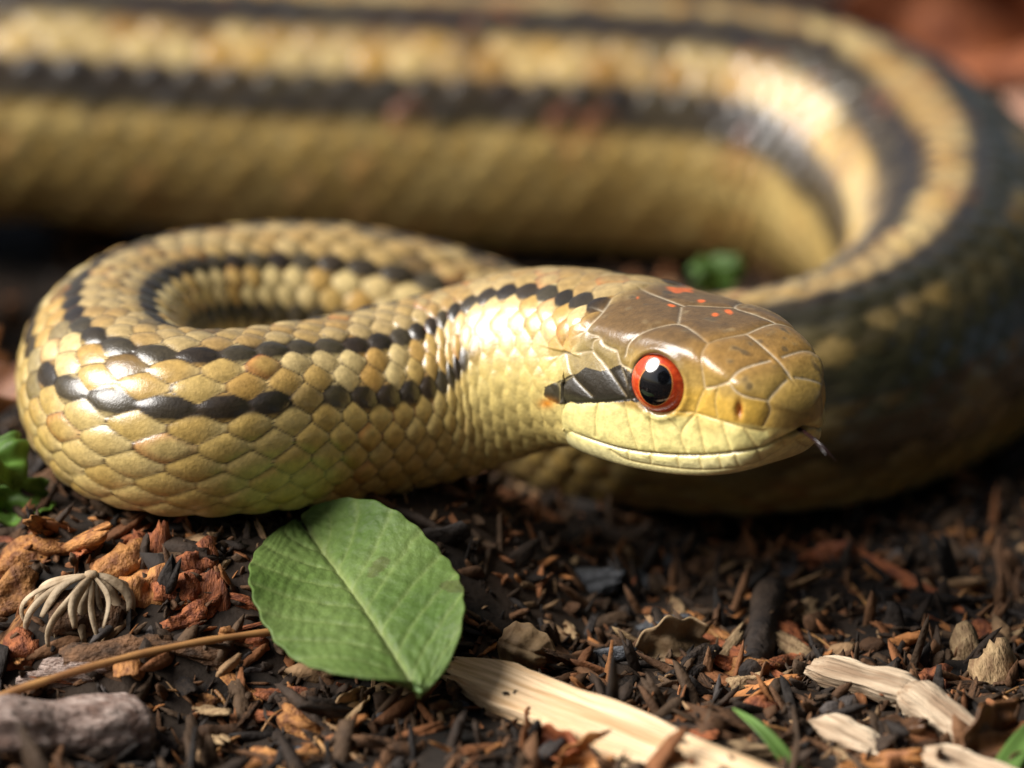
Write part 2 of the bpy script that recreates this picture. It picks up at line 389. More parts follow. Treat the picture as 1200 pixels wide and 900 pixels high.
# pigment of the head, on both sides alike
zl = HVm[:, 2].reshape(nh, NT); tl = HVm[:, 0].reshape(nh, NT); ll = HVm[:, 1].reshape(nh, NT)
hp = HV
n1 = NZ[0](hp, 7).reshape(nh, NT); n2 = NZ[1](hp, 18).reshape(nh, NT); n3 = NZ[2](hp, 45).reshape(nh, NT)
crown, snout, yel, lip = lin(.165, .096, .034), lin(.34, .19, .052), lin(.62, .38, .065), lin(.80, .69, .27)
hc = np.empty((nh, NT, 3)); hc[:] = crown
hc = mixc(hc, snout, sstep(1.0, .55, tl + .12 * n1))
hc = mixc(hc, lin(.46, .295, .08), sstep(.30, .12, zl + .03 * n1) * sstep(1.9, 1.2, tl))
hc = mixc(hc, lin(.30, .22, .085), sstep(.30, .1, zl) * sstep(1.3, 1.7, tl))
hc = mixc(hc, yel, sstep(.10, -.02, zl + .03 * n2) * sstep(1.15, .85, tl) * sstep(.05, .18, tl))
mouth_z = np.interp(tl, [0, .15, 1.05, 2.0, 2.5], [-.29, -.40, -.64, -.70, -.66])
lip_top = np.interp(tl, [0, .2, .6, 1.05, 1.6, 2.2, 2.6], [-.26, -.20, -.20, -.28, -.30, -.36, -.30])
hc = mixc(hc, lip, sstep(.03, -.03, zl - lip_top))
hc = mixc(hc, lin(.70, .55, .19), sstep(2.0, 2.45, tl + .1 * n1) * sstep(.05, -.15, zl))
hc = mixc(hc, lin(.62, .40, .10), sstep(.03, -.03, zl - lip_top) * sstep(mouth_z + .12, lip_top - .02, zl) * (.45 + .5 * n2) * sstep(1.4, .3, tl))
hc = mixc(hc, lin(.70, .62, .30), sstep(.0, -.12, zl - mouth_z))
def poly(pl):
    pl = np.array(pl, float); ins = np.zeros(CX.shape, bool); x, y = CX + 3 * n3, CY + 3 * n3; j = len(pl) - 1
    for i in range(len(pl)):
        xi, yi = pl[i]; xj, yj = pl[j]; c = ((yi > y) != (yj > y)) & (x < (xj - xi) * (y - yi) / (yj - yi + 1e-9) + xi); ins ^= c; j = i
    return ins
stripe_eye = poly([(215, 500), (255, 482), (300, 462), (345, 440), (400, 448), (450, 432), (520, 470), (520, 545), (470, 548), (390, 552), (300, 554), (262, 556), (235, 545), (215, 530)]) & (ll > .3)
hc = mixc(hc, lin(.42, .10, .02), nost)
hc = mixc(hc, lin(.40, .30, .15), sstep(.35, .9, n2 * .6 + n3 * .5) * .35 * (zl > .1))
hc = mixc(hc, lin(.045, .03, .018), sstep(.75, 1.2, n1 * .7 + n3 * .6 + .4 * n2) * .6 * (zl > .05))
hc = mixc(hc, lin(.74, .63, .45), np.exp(-(d_top / .0095) ** 2) * np.clip(.55 + .35 * n1, .15, .8) * (1 - .6 * sstep(.05, -.1, zl)))
hc = mixc(hc, lin(.50, .36, .13), np.exp(-(d_lip / .010) ** 2) * .65)
hc = mixc(hc, lin(.16, .085, .035), np.exp(-(d_mouth / .011) ** 2) * .6 * sstep(2.4, 2.0, tl))
hc = mixc(hc, lin(.02, .012, .01), notch)
hc = mixc(hc, lin(.05, .02, .012), near * np.exp(-((rho - .262) / .018) ** 2) * .9)  # rim shading of the eye opening, put into the colour as a dark ring
# orange flecks, each where it sits
fx, fd = project(BASE[:nh].reshape(-1, 3)); FX = (fx[:, 0].reshape(nh, NT) - 560) * 2.727; FY = (fx[:, 1].reshape(nh, NT) - 270) * 2.727
facing = (NB[:nh] @ -FWD) > 0
for x, y, rx, ry in [(650, 187, 52, 13), (715, 225, 16, 8), (760, 267, 16, 11), (802, 259, 20, 8), (618, 238, 12, 7), (495, 122, 11, 14), (510, 214, 8, 7), (885, 219, 14, 6), (935, 222, 10, 6)]:
    wv = sstep(1.0, .55, np.sqrt(((FX - x) / rx) ** 2 + ((FY - y) / ry) ** 2) + .45 * n3 + .25 * n2) * facing
    hc = mixc(hc, lin(.85, .17, .03), wv * .95)
disp[:nh] += hdisp
wmix = sw[:nh]; col[:nh] = hc * (1 - wmix[..., None]) + col[:nh] * wmix[..., None]
ridge = np.exp(-(d_top / .010) ** 2) * .35
col[:nh] = mixc(col[:nh], black, stripe_eye * (.95 - ridge))
col[:nh] = mixc(col[:nh], lin(.70, .26, .03), np.exp(-(((CX - 222) / 24) ** 2 + ((CY - 552) / 15) ** 2)) * (ll > .3))
# dark dorsolateral stripe running onto the nape, loose folds of the neck
nape = sstep(1.95, 2.2, SG[:nh]) * sstep(15, 19, np.abs(TT[:nh])) * sstep(36, 32, np.abs(TT[:nh]))
disp += .010 * np.sin(S * 21)[:, None] * (sstep(2.3, 2.9, S) * sstep(4.6, 3.6, S))[:, None] * sstep(40, 80, np.abs(TT)) * (.6 + .5 * NZ[3](BASE.reshape(-1, 3), 3).reshape(SG.shape))

VTX = BASE + NB * disp[..., None]
V = VTX.reshape(-1, 3)
ii, jj = np.meshgrid(np.arange(NR - 1), np.arange(NT), indexing='ij'); jn = (jj + 1) % NT
F = np.stack([ii * NT + jj, ii * NT + jn, (ii + 1) * NT + jn, (ii + 1) * NT + jj], -1).reshape(-1, 4)
tip = len(V); V = np.vstack([V, VTX[0].mean(0)[None], VTX[-1].mean(0)[None]])
capf = np.array([(tip, (j + 1) % NT, j, j) for j in range(NT)])
cl = col.reshape(-1, 3); cl = np.vstack([cl, cl[0:1], cl[-1:]])
fl_ = [tuple(f) for f in []]
me_F = np.concatenate([F.ravel()]); tri1 = np.array([(tip, (j + 1) % NT, j) for j in range(NT)]); b0 = (NR - 1) * NT
tri2 = np.array([(tip + 1, b0 + j, b0 + (j + 1) % NT) for j in range(NT)])
M_snake = mat('snake_skin', attr=True, rough=.30, spec=.6, var=.25, scale=1500, bump=.12, coat=.55, bscale=3500)
def mixed_mesh(name, V, quads, tris, m, col):
    me = bpy.data.meshes.new(name); V = V * U
    me.vertices.add(len(V)); me.vertices.foreach_set('co', V.astype(np.float32).ravel())
    idx = np.concatenate([quads.ravel(), tris.ravel()]); me.loops.add(len(idx)); me.loops.foreach_set('vertex_index', idx.astype(np.int32))
    st = np.concatenate([np.arange(len(quads)) * 4, len(quads) * 4 + np.arange(len(tris)) * 3]); me.polygons.add(len(st)); me.polygons.foreach_set('loop_start', st.astype(np.int32))
    me.update(calc_edges=True); me.polygons.foreach_set('use_smooth', np.ones(len(st), bool))
    a = me.color_attributes.new('pigment', 'FLOAT_COLOR', 'POINT'); c = np.ones((len(V), 4), np.float32); c[:, :3] = np.clip(col, 0, 1); a.data.foreach_set('color', c.ravel())
    me.materials.append(m); o = bpy.data.objects.new(name, me); SC.collection.objects.link(o); return o
M_snake.node_tree.nodes['Principled BSDF'].inputs['Coat Roughness'].default_value = .24
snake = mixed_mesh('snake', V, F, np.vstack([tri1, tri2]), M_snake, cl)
tag(snake, 'olive tan snake with four black stripes and a red eye, coiled on dark litter', 'snake')

# ------------------------------------------------------------------ eyes and tongue
M_eye = mat('eye_globe', (.02, .008, .006), rough=.1, spec=.6, var=.1, coat=1)
M_iris = mat('eye_iris', (.62, .075, .018), rough=.18, spec=.5, var=.22, scale=2500, coat=1, color2=(.40, .035, .01))
M_ring = mat('eye_ring', (.80, .30, .07), rough=.18, spec=.5, var=.1, coat=1)
M_pupil = mat('eye_pupil', (.003, .003, .004), rough=.06, spec=.6, var=.05, coat=1)
for m in (M_eye, M_iris, M_ring, M_pupil): m.node_tree.nodes['Principled BSDF'].inputs['Coat Roughness'].default_value = .04
def cap(c, n, up, r, a0, a1, ex=1.0, na=24, nc=64):
    n = unit(n); x = unit(np.cross(up, n)); y = np.cross(n, x); vs = []
    for a_ in np.linspace(a0, a1, na):
        for b_ in np.linspace(0, 2 * math.pi, nc, endpoint=False):
            d = n * math.cos(a_) + math.sin(a_) * (x * math.cos(b_) * ex + y * math.sin(b_)); vs.append(c + r * d / np.linalg.norm(d))
    f = np.array([(i * nc + j, i * nc + (j + 1) % nc, (i + 1) * nc + (j + 1) % nc, (i + 1) * nc + j) for i in range(na - 1) for j in range(nc)])
    return np.array(vs), f
for side in (1, -1):
    flip = lambda v: v if side == 1 else v - 2 * HR * (v @ HR)
    ec = EC if side == 1 else Q0 + flip(EC - Q0); en = flip(EN)
    upv = unit(HU + .28 * HF)
    v, f = cap(ec, en, HU, ER, .001, math.pi - .001); eye = mesh_obj('eye', v, f, M_eye, snake)
    v, f = cap(ec, en, upv, ER + .0015, .50, .95, .93); mesh_obj('iris', v, f, M_iris, eye)
    v, f = cap(ec, en, upv, ER + .0022, .585, .63, .74, 6); mesh_obj('iris_ring', v, f, M_ring, eye)
    v, f = cap(ec, en, upv, ER + .003, .001, .60, .74); mesh_obj('pupil', v, f, M_pupil, eye)
def tube(pts, rads, n=10, closed=True, wob=0, seed=0):
    pts = np.array(pts, float); T = np.gradient(pts, axis=0); T /= np.linalg.norm(T, axis=1, keepdims=True)
    ref = np.array([.13, .21, .97]); A = np.cross(T, ref); A /= np.linalg.norm(A, axis=1, keepdims=True); B = np.cross(A, T)
    an = np.linspace(0, 2 * math.pi, n, endpoint=False)
    vs = pts[:, None] + np.array(rads)[:, None, None] * (np.cos(an)[None, :, None] * A[:, None] + np.sin(an)[None, :, None] * B[:, None])
    m = len(pts); f = [(i * n + j, i * n + (j + 1) % n, (i + 1) * n + (j + 1) % n, (i + 1) * n + j) for i in range(m - 1) for j in range(n)]
    f += [tuple(range(n))[::-1], tuple((m - 1) * n + k for k in range(n))]
    return vs.reshape(-1, 3), f
def bez(a_, b_, c_, n=16): t = np.linspace(0, 1, n)[:, None]; return (1 - t) ** 2 * a_ + 2 * t * (1 - t) * b_ + t * t * c_
M_tongue = mat('tongue_skin', (.03, .012, .014), rough=.25, spec=.6, var=.2, coat=.4)
tb = cast(941, 505)
t0 = tb - HF * .35 - HU * .0
tongue = mesh_obj('tongue', *tube(bez(t0, tb - HF * .1, tb + HF * .02), np.full(16, .020)), M_tongue, snake)
rr = np.linspace(.016, .004, 16)
for e, b_ in ((P(969, 534, -.75), P(955, 514, -.66)), (P(980, 541, -.45), P(962, 517, -.55))):
    mesh_obj('tongue_tip', *tube(bez(tb - HF * .02, b_, e), rr), M_tongue, tongue)

# ------------------------------------------------------------------ ground
BOT = PA[:, 2] - EX[:, 0] * .87
loop = (SD > 5.2) & (SD < 15.0)
body_pts = PA[SD > 2.2][::8]; body_r = EX[SD > 2.2, 0][::8]; loop_xy = PA[loop][::10, :2]; loop_b = BOT[loop][::10]
def terrain(xy, carve=True):
    xy = np.asarray(xy, float).reshape(-1, 2)
    p3 = np.concatenate([xy, np.zeros((len(xy), 1))], 1)
    rough = .10 * NZ[0](p3, 1.1) + .06 * NZ[1](p3, 2.9) + .035 * NZ[2](p3, 6.5)
    far_ = sstep(25, 60, np.linalg.norm(xy, axis=1))
    h = -.02 + rough + far_ * 2.2 * NZ[3](p3, .05) * sstep(25, 120, np.linalg.norm(xy, axis=1))
    num = np.zeros(len(xy)); den = np.zeros(len(xy)) + 1e-9; mind = np.full(len(xy), 99.0)
    for c, b in zip(loop_xy, loop_b):
        d2 = ((xy - c) ** 2).sum(1); k = np.exp(-d2 / .8); num += k * b; den += k; mind = np.minimum(mind, d2)
    m = sstep(2.6, .5, np.sqrt(mind)); h = h * (1 - m) + (num / den - .02 + rough * .6) * m
    if carve:
        sel = np.nonzero((np.abs(xy[:, 0]) < 25) & (np.abs(xy[:, 1] - 5) < 22))[0]; q_ = xy[sel]; hh = h[sel]
        for c, r in zip(body_pts, body_r):
            d2 = ((q_ - c[:2]) ** 2).sum(1); k = d2 < r * r
            if k.any():
                dd = np.sqrt(d2[k]) / r; lim = c[2] - r * .87 * np.sqrt(np.clip(1 - dd ** 2, 0, 1)) + .05 - .02
                hh[k] = np.minimum(hh[k], lim)
        h[sel] = hh
    return h
def axis(lo, hi, step, ext):
    c = np.arange(lo, hi, step); g = step * 1.16 ** np.arange(1, 200); g = np.cumsum(g); g = g[g < ext]
    return np.concatenate([lo - g[::-1], c, c[-1] + g])
gx, gy = axis(-7, 9, .07, 1500), axis(-3.5, 8, .07, 1500)
GX, GY = np.meshgrid(gx, gy, indexing='ij'); XY = np.stack([GX.ravel(), GY.ravel()], 1)
GZ = terrain(XY); n_, m_ = GX.shape
i, j = np.meshgrid(np.arange(n_ - 1), np.arange(m_ - 1), indexing='ij')
GF = np.stack([i * m_ + j, (i + 1) * m_ + j, (i + 1) * m_ + j + 1, i * m_ + j + 1], -1).reshape(-1, 4)
M_soil = mat('soil', (.030, .019, .012), rough=.85, spec=.25, var=.3, scale=120, bump=.9, bscale=500, color2=(.006, .005, .004))
ground = mesh_obj('ground', np.column_stack([XY, GZ]), GF, M_soil); ground['kind'] = 'structure'; ground['label'] = 'dark crumbly soil of the ground'

def gz(x, y): return float(terrain(np.array([[x, y]]))[0])
DM = np.arange(33, 62, .05)
def on_ground(px, py):
    d = FWD + (px - 600) / FPX * RGT - (py - 450) / FPX * UPV
    p = CAM + DM[:, None] * d; below = p[:, 2] < terrain(p[:, :2]); k = int(np.argmax(below)) if below.any() else len(DM) - 1
    return p[k]
def gnormal(x, y):
    e = .15; h = terrain(np.array([[x - e, y], [x + e, y], [x, y - e], [x, y + e]]), False)
    return unit([-(h[1] - h[0]) / (2 * e), -(h[3] - h[2]) / (2 * e), 1])

# fine soil crumbs: nobody could count them
def lump(seed, sub=2, flat=(1, 1, 1), amp_=.28, sc=2.2):
    import bmesh
    bm = bmesh.new(); bmesh.ops.create_icosphere(bm, subdivisions=sub, radius=1)
    v = np.array([x.co[:] for x in bm.verts]); f = np.array([[x.index for x in p.verts] for p in bm.faces]); bm.free()
    nn = Noise(seed); v = v * (1 + amp_ * nn(v, sc) + amp_ * .4 * nn(v, sc * 2.7))[:, None] * np.array(flat); return v, f
lv = [lump(100 + k, 2, (1.25 if k % 2 else 2.6, RNG.uniform(.25, .7), RNG.uniform(.15, .4)), .55, 2.6) for k in range(8)]
pal = np.array([(.035, .022, .014), (.065, .038, .02), (.12, .058, .026), (.20, .08, .03), (.02, .015, .012), (.28, .17, .085), (.06, .05, .045), (.34, .14, .045)])
pw = np.array([.20, .24, .20, .10, .12, .06, .04, .04]); pw /= pw.sum()
ng = 9000
NO = 17000
lv1 = [lump(140 + k, 1, (1.25, RNG.uniform(.3, .8), RNG.uniform(.15, .45)), .5, 2.6) for k in range(8)]
oa, orr = RNG.uniform(0, 6.283, NO), 42 * RNG.uniform(.02, 1, NO) ** .62
gxy = np.concatenate([np.column_stack([RNG.uniform(-6.2, 6.5, ng), RNG.uniform(-3.2, 6, ng)]), np.column_stack([orr * np.cos(oa), orr * np.sin(oa) + 4])])
gr = np.concatenate([RNG.gamma(2.2, .022, ng) + .012, RNG.gamma(2.2, .045, NO) + .02 + .0025 * orr]); ghz = terrain(gxy)
gpx, _ = project(np.column_stack([gxy, ghz])); under = ((gpx[:, 0] - 410) / 108) ** 2 + ((gpx[:, 1] - 680) / 92) ** 2 < 1
av, af, ac, off = [], [], [], 0
ks = RNG.integers(0, 8, len(gxy)); cs = RNG.choice(8, len(gxy), p=pw)
for gi, ((x, y), r, z, k, c) in enumerate(zip(gxy, gr, ghz, ks, cs)):
    if under[gi]: continue                                      # the green leaf lies here
    v, f = (lv if gi < ng else lv1)[k]; q_ = RNG.normal(size=4); q_ /= np.linalg.norm(q_); a0, b0_, c0, d0 = q_
    Rm = np.array([[1 - 2 * (c0 * c0 + d0 * d0), 2 * (b0_ * c0 - a0 * d0), 2 * (b0_ * d0 + a0 * c0)], [2 * (b0_ * c0 + a0 * d0), 1 - 2 * (b0_ * b0_ + d0 * d0), 2 * (c0 * d0 - a0 * b0_)], [2 * (b0_ * d0 - a0 * c0), 2 * (c0 * d0 + a0 * b0_), 1 - 2 * (b0_ * b0_ + c0 * c0)]])
    av.append(v @ Rm.T * r + (x, y, z + r * .15)); af.append(f + off); off += len(v); ac.append(np.tile(pal[c] * RNG.uniform(.6, 1.3), (len(v), 1)))
M_grain = mat('soil_crumbs', attr=True, rough=.8, spec=.3, var=.4, scale=600, bump=.5, bscale=1500)
soil = mesh_obj('soil_crumbs', np.vstack(av), np.vstack(af), M_grain, col=np.vstack(ac))
tag(soil, 'fine dark crumbs of soil and bark covering the ground', 'soil', kind='stuff')
# ------------------------------------------------------------------ litter: materials
M_rust = mat('bark_rust', (.40, .13, .045), rough=.7, spec=.3, var=.25, scale=260, bump=.7, bscale=700, color2=(.14, .04, .018))
M_orange = mat('bark_orange', (.44, .20, .06), rough=.65, spec=.3, var=.25, scale=260, bump=.6, bscale=700, color2=(.15, .055, .02))
M_brown = mat('bark_brown', (.15, .075, .035), rough=.75, spec=.3, var=.3, scale=260, bump=.8, bscale=800, color2=(.04, .022, .012))
M_dark = mat('soil_dark', (.045, .03, .02), rough=.8, spec=.3, var=.3, scale=260, bump=.8, bscale=800, color2=(.012, .009, .008))
M_tan = mat('dead_leaf_tan', (.42, .29, .15), rough=.7, spec=.3, var=.25, scale=260, bump=.6, bscale=700, color2=(.20, .12, .06))
M_grey = mat('stone_grey', (.085, .09, .10), rough=.55, spec=.4, var=.3, scale=260, bump=.6, bscale=900, color2=(.03, .033, .038))
M_wood = mat('pale_wood', (.76, .56, .35), rough=.6, spec=.35, var=.2, scale=1600, bump=.8, bscale=2600, stretch=(.04, 1, 1), color2=(.46, .29, .14))
M_oldwood = mat('weathered_wood', (.58, .46, .32), rough=.75, spec=.3, var=.2, scale=1400, bump=.9, bscale=2200, stretch=(.07, 1, 1), color2=(.27, .18, .11))
M_bark = mat('twig_bark', (.62, .48, .41), rough=.8, spec=.25, var=.2, scale=1100, bump=1.0, bscale=1500, stretch=(.5, 1, 1), color2=(.24, .15, .115))
M_stem = mat('dry_stem', (.40, .21, .07), rough=.5, spec=.4, var=.2, scale=300, color2=(.22, .10, .035))
M_husk = mat('seed_husk', (.46, .36, .24), rough=.7, spec=.3, var=.2, scale=500, bump=.4, bscale=1200, color2=(.24, .17, .10))
M_grass = mat('grass_blade', (.15, .27, .06), rough=.4, spec=.45, var=.15, scale=300, translucent=.25)
M_moss = mat('moss_leaf', (.12, .24, .035), rough=.55, spec=.35, var=.3, scale=300, translucent=.2)
M_deadleaf = mat('dead_leaf_brown', (.22, .10, .035), rough=.45, spec=.45, var=.3, scale=260, bump=.6, bscale=600, color2=(.07, .028, .012), translucent=.15)
M_peach = mat('dead_leaf_peach', (.42, .22, .14), rough=.6, spec=.3, var=.15, scale=260, bump=.4, bscale=600)

def put(o, p, eul=(0, 0, 0), sc=(1, 1, 1)):
    o.location = Vector(p) * U; o.rotation_euler = eul; o.scale = sc; return o
def basis(p, x, n):                                            # local x along x, local z along n
    from mathutils import Matrix
    x = unit(x); z = unit(np.asarray(n) - x * (np.asarray(n) @ x)); y = np.cross(z, x)
    return Matrix(((x[0], y[0], z[0], p[0] * U), (x[1], y[1], z[1], p[1] * U), (x[2], y[2], z[2], p[2] * U), (0, 0, 0, 1)))
def sheet(G, th):                                              # grid of points -> thin closed shell
    n, m, _ = G.shape; du = np.gradient(G, axis=0); dv = np.gradient(G, axis=1); N = np.cross(du, dv); N /= np.linalg.norm(N, axis=2, keepdims=True) + 1e-12
    Vt = np.vstack([(G + N * th / 2).reshape(-1, 3), (G - N * th / 2).reshape(-1, 3)]); k = n * m; f = []
    for i in range(n - 1):
        for j in range(m - 1):
            a_ = i * m + j; f.append((a_, a_ + m, a_ + m + 1, a_ + 1)); f.append((k + a_, k + a_ + 1, k + a_ + m + 1, k + a_ + m))
    ring = [j for j in range(m)] + [i * m + m - 1 for i in range(1, n)] + [(n - 1) * m + j for j in range(m - 2, -1, -1)] + [i * m for i in range(n - 2, 0, -1)]
    for a_, b_ in zip(ring, ring[1:] + ring[:1]): f.append((a_, b_, k + b_, k + a_))
    return Vt, f
def splinter(L, W, H, seed, n=40, m=36, ends=(.25, .15), fib=.10, bow=.0):
    r = np.random.default_rng(seed); u = np.linspace(0, 1, n); an = np.linspace(0, 2 * math.pi, m, endpoint=False)
    c, s_ = np.cos(an), np.sin(an); e = .45
    sy = np.sign(c) * np.abs(c) ** e * W / 2; sz = np.sign(s_) * np.abs(s_) ** e * H / 2
    fibre = 1 + fib * r.normal(size=m); fibre = (fibre + np.roll(fibre, 1)) / 2
    e0 = np.cumsum(r.normal(size=m)); e0 -= np.linspace(0, e0[-1], m); e0 = (e0 - e0.min()) / (np.ptp(e0) + 1e-9) * ends[0]
    e1 = np.cumsum(r.normal(size=m)); e1 -= np.linspace(0, e1[-1], m); e1 = (e1 - e1.min()) / (np.ptp(e1) + 1e-9) * ends[1]
    G = np.zeros((n, m, 3)); wv = 1 + .10 * np.sin(u * r.uniform(3, 7) + r.uniform(0, 6)) + .05 * np.sin(u * 17 + r.uniform(0, 6))
    tp = np.minimum(1, .55 + 3 * np.minimum(u, 1 - u))
    G[..., 0] = L * (e0[None] * (1 - u[:, None]) + u[:, None] * (1 - e1[None]) - .5)
    G[..., 1] = sy * fibre * wv[:, None] * tp[:, None]; G[..., 2] = sz * fibre * wv[:, None] * tp[:, None] + bow * np.sin(u * math.pi)[:, None]
    q3 = G.reshape(-1, 3).copy(); q3[:, 0] *= .25; G[..., 2] += .05 * H * NZ[seed % 6](q3, 30).reshape(n, m) + .03 * H * NZ[(seed + 1) % 6](q3, 70).reshape(n, m); G[..., 1] += .03 * W * NZ[(seed + 2) % 6](q3, 25).reshape(n, m)
    f = [(i * m + j, i * m + (j + 1) % m, (i + 1) * m + (j + 1) % m, (i + 1) * m + j) for i in range(n - 1) for j in range(m)]
    V_ = G.reshape(-1, 3); V_ = np.vstack([V_, G[0].mean(0) + (L * ends[0] * .3, 0, 0), G[-1].mean(0) - (L * ends[1] * .3, 0, 0)]); k = n * m
    f += [(k, (j + 1) % m, j) for j in range(m)] + [(k + 1, (n - 1) * m + j, (n - 1) * m + (j + 1) % m) for j in range(m)]
    return V_, f

# ------------------------------------------------------------------ the green leaf under the coil
LB, LT = P(487, 806, -.95), P(350, 598, 1.2)
lx = unit(LT - LB); Ll = np.linalg.norm(LT - LB); ln = unit(-FWD * .9 + UPV * .35 + RGT * .1); ln = unit(ln - lx * (ln @ lx)); ly = np.cross(ln, lx)
nu, nv = 110, 90; uu = np.linspace(0, 1, nu); vv = np.linspace(-1, 1, nv); UA, VA = np.meshgrid(uu, vv, indexing='ij')
half = .86 * np.sin(math.pi * np.clip(uu, 0, 1) ** .90) ** .52; half = np.maximum(half, .012)
half *= 1 + .012 * np.sin(uu * 70)
vein = np.zeros_like(UA)
for k in range(-1, 8):
    ph = UA - .30 * np.abs(VA) * (1 - .2 * np.abs(VA)) - (k * .125 + .03); vein += np.exp(-(ph / .011) ** 2)
small = np.sin(UA * 60 + 9 * VA + 2 * np.sin(VA * 9)) * np.sin(VA * 31 + 5 * UA * 3)
mid = np.exp(-(VA * half[:, None] / .035) ** 2)
hz = (.14 + .12 * (VA > 0)) * np.abs(VA) ** 1.3 * half[:, None] + .05 * np.sin(UA * 5 + VA * 2) - .16 * (UA - .4) ** 2 - .018 * vein * (1 - .4 * np.abs(VA)) - .05 * mid + .006 * small + .09 * np.sin(UA * 9 + 1 + VA) * np.abs(VA) ** 2 + .03 * NZ[2](np.stack([UA, VA, 0 * UA], -1).reshape(-1, 3), 5).reshape(UA.shape)
G = LB + UA[..., None] * Ll * lx + (VA * half[:, None])[..., None] * ly + hz[..., None] * ln
lc = np.empty(UA.shape + (3,)); lc[:] = lin(.065, .125, .02)
lc = mixc(lc, lin(.15, .22, .06), np.clip(.5 + .5 * NZ[4](G.reshape(-1, 3), 6).reshape(UA.shape), 0, 1) * .8)
lc = mixc(lc, lin(.24, .30, .10), np.clip(vein * .35 + mid * .9, 0, 1))
lc = mixc(lc, lin(.07, .06, .02), (NZ[5](G.reshape(-1, 3), 9).reshape(UA.shape) > .95) * .5)
lv_, lf_ = sheet(G, .02)
M_leaf = mat('leaf_green', attr=True, rough=.55, spec=.3, var=.2, scale=900, bump=.3, bscale=1600, translucent=.22)
leaf = mesh_obj('green_leaf', lv_ - LB, lf_, M_leaf, col=np.vstack([lc.reshape(-1, 3)] * 2)); leaf.location = LB * U
tag(leaf, 'oval green leaf with pale midrib, tucked under the snake at the front coil', 'leaf')
stalk = mesh_obj('stalk', *tube(bez(np.zeros(3) + lx * .06, -lx * .03, -lx * .07 + RGT * .03), np.linspace(.035, .02, 16)), M_grass, leaf)

# ------------------------------------------------------------------ larger pieces, one by one
def lay_between(name, pa, pb, W, H, matl, seed, label, cat, lift=.0, za=0, zb=0, **kw):
    a_, b_ = on_ground(*pa) + (0, 0, za), on_ground(*pb) + (0, 0, zb); L = np.linalg.norm(b_ - a_); c = (a_ + b_) / 2
    o = mesh_obj(name, *splinter(L, W, H, seed, **kw), matl, smooth=True)
    n = unit(np.array([0, -.45, 1.0])); o.matrix_world = basis(c + n * (H * .5 + lift), b_ - a_, n); return tag(o, label, cat)
lay_between('wood_splinter', (522, 800), (980, 975), .50, .16, M_wood, 3, 'long pale freshly split wood splinter beside the green leaf', 'wood splinter', za=.12, zb=.05, n=80, m=60, ends=(.12, .05), fib=.07)
lay_between('wood_chip', (945, 800), (1085, 835), .30, .18, M_oldwood, 5, 'pale weathered wood chip with a broken end, above two others', 'wood chip', ends=(.10, .2), za=.1, zb=.08)
lay_between('wood_chip', (1060, 830), (1150, 880), .34, .20, M_oldwood, 8, 'thick pale weathered wood chip between the dead leaf and another chip', 'wood chip', ends=(.12, .2), za=.12)
lay_between('wood_chip', (950, 850), (1040, 890), .26, .14, M_oldwood, 11, 'short pale wood chip lying below the broken ended chip', 'wood chip', ends=(.15, .2))
lay_between('wood_chip', (585, 775), (655, 790), .30, .30, M_tan, 12, 'stubby tan chip standing behind the long pale splinter', 'wood chip', ends=(.1, .3), za=.1)
lay_between('wood_chip', (1075, 890), (1215, 935), .30, .16, M_oldwood, 14, 'pale flat wood chip half hidden below the brown dead leaf', 'wood chip', ends=(.1, .1))

def bark_twig(name, pa, pb, r, label, seed, m=M_bark, n=90):
    a_, b_ = on_ground(*pa), on_ground(*pb); t = np.linspace(0, 1, n)[:, None]; pts_ = a_ * (1 - t) + b_ * t; pts_[:, 2] += r * .7
    r_ = np.random.default_rng(seed); pts_[:, 2] += .04 * np.sin(np.linspace(0, 6, n)); prof = r * (1 + .08 * np.sin(np.linspace(0, 14, n) + seed)); prof[-4:] *= [.97, .93, .85, .7]; prof[:3] *= [.7, .9, .97]
    v, f = tube(pts_, prof, 48); c = (a_ + b_) / 2; ax = unit(b_ - a_)
    k = v - pts_.repeat(48, 0); q3 = np.column_stack([(v - a_) @ ax * .16, k[:, 1], k[:, 2]])
    v = v + k * (.10 * NZ[3](q3, 9) + .09 * NZ[4](q3, 30) + .06 * NZ[5](q3, 70))[:, None]
    o = mesh_obj(name, v - c, f, m); o.location = c * U; return tag(o, label, 'twig')
bark_twig('bark_twig', (-90, 905), (172, 878), .30, 'thick pinkish grey bark twig with a broken end under a thin stem', 3)
bark_twig('bark_twig', (215, 885), (300, 855), .09, 'thin brown twig lying next to the thick bark twig', 4, M_brown, 40)
bark_twig('bark_twig', (905, 700), (880, 800), .14, 'dark grey upright twig stub behind the weathered wood chips', 5, M_dark, 40)
def stem(name, pa, pb, r, m, label, cat, arch=.1, lift=.06):
    a_, b_ = on_ground(*pa), on_ground(*pb); a_[2] += lift; b_[2] += lift
    c = (a_ + b_) / 2; pts_ = bez(a_, c + (0, 0, arch), b_, 40); v, f = tube(pts_, np.linspace(r, r * .8, 40) * (1 + .1 * np.sin(np.arange(40) * .9)), 10)
    o = mesh_obj(name, v - c, f, m); o.location = c * U; return tag(o, label, cat)
stem('dry_stem', (-60, 872), (335, 770), .038, M_stem, 'thin orange brown dry stem running past the thick bark twig', 'stem', .25, .25)

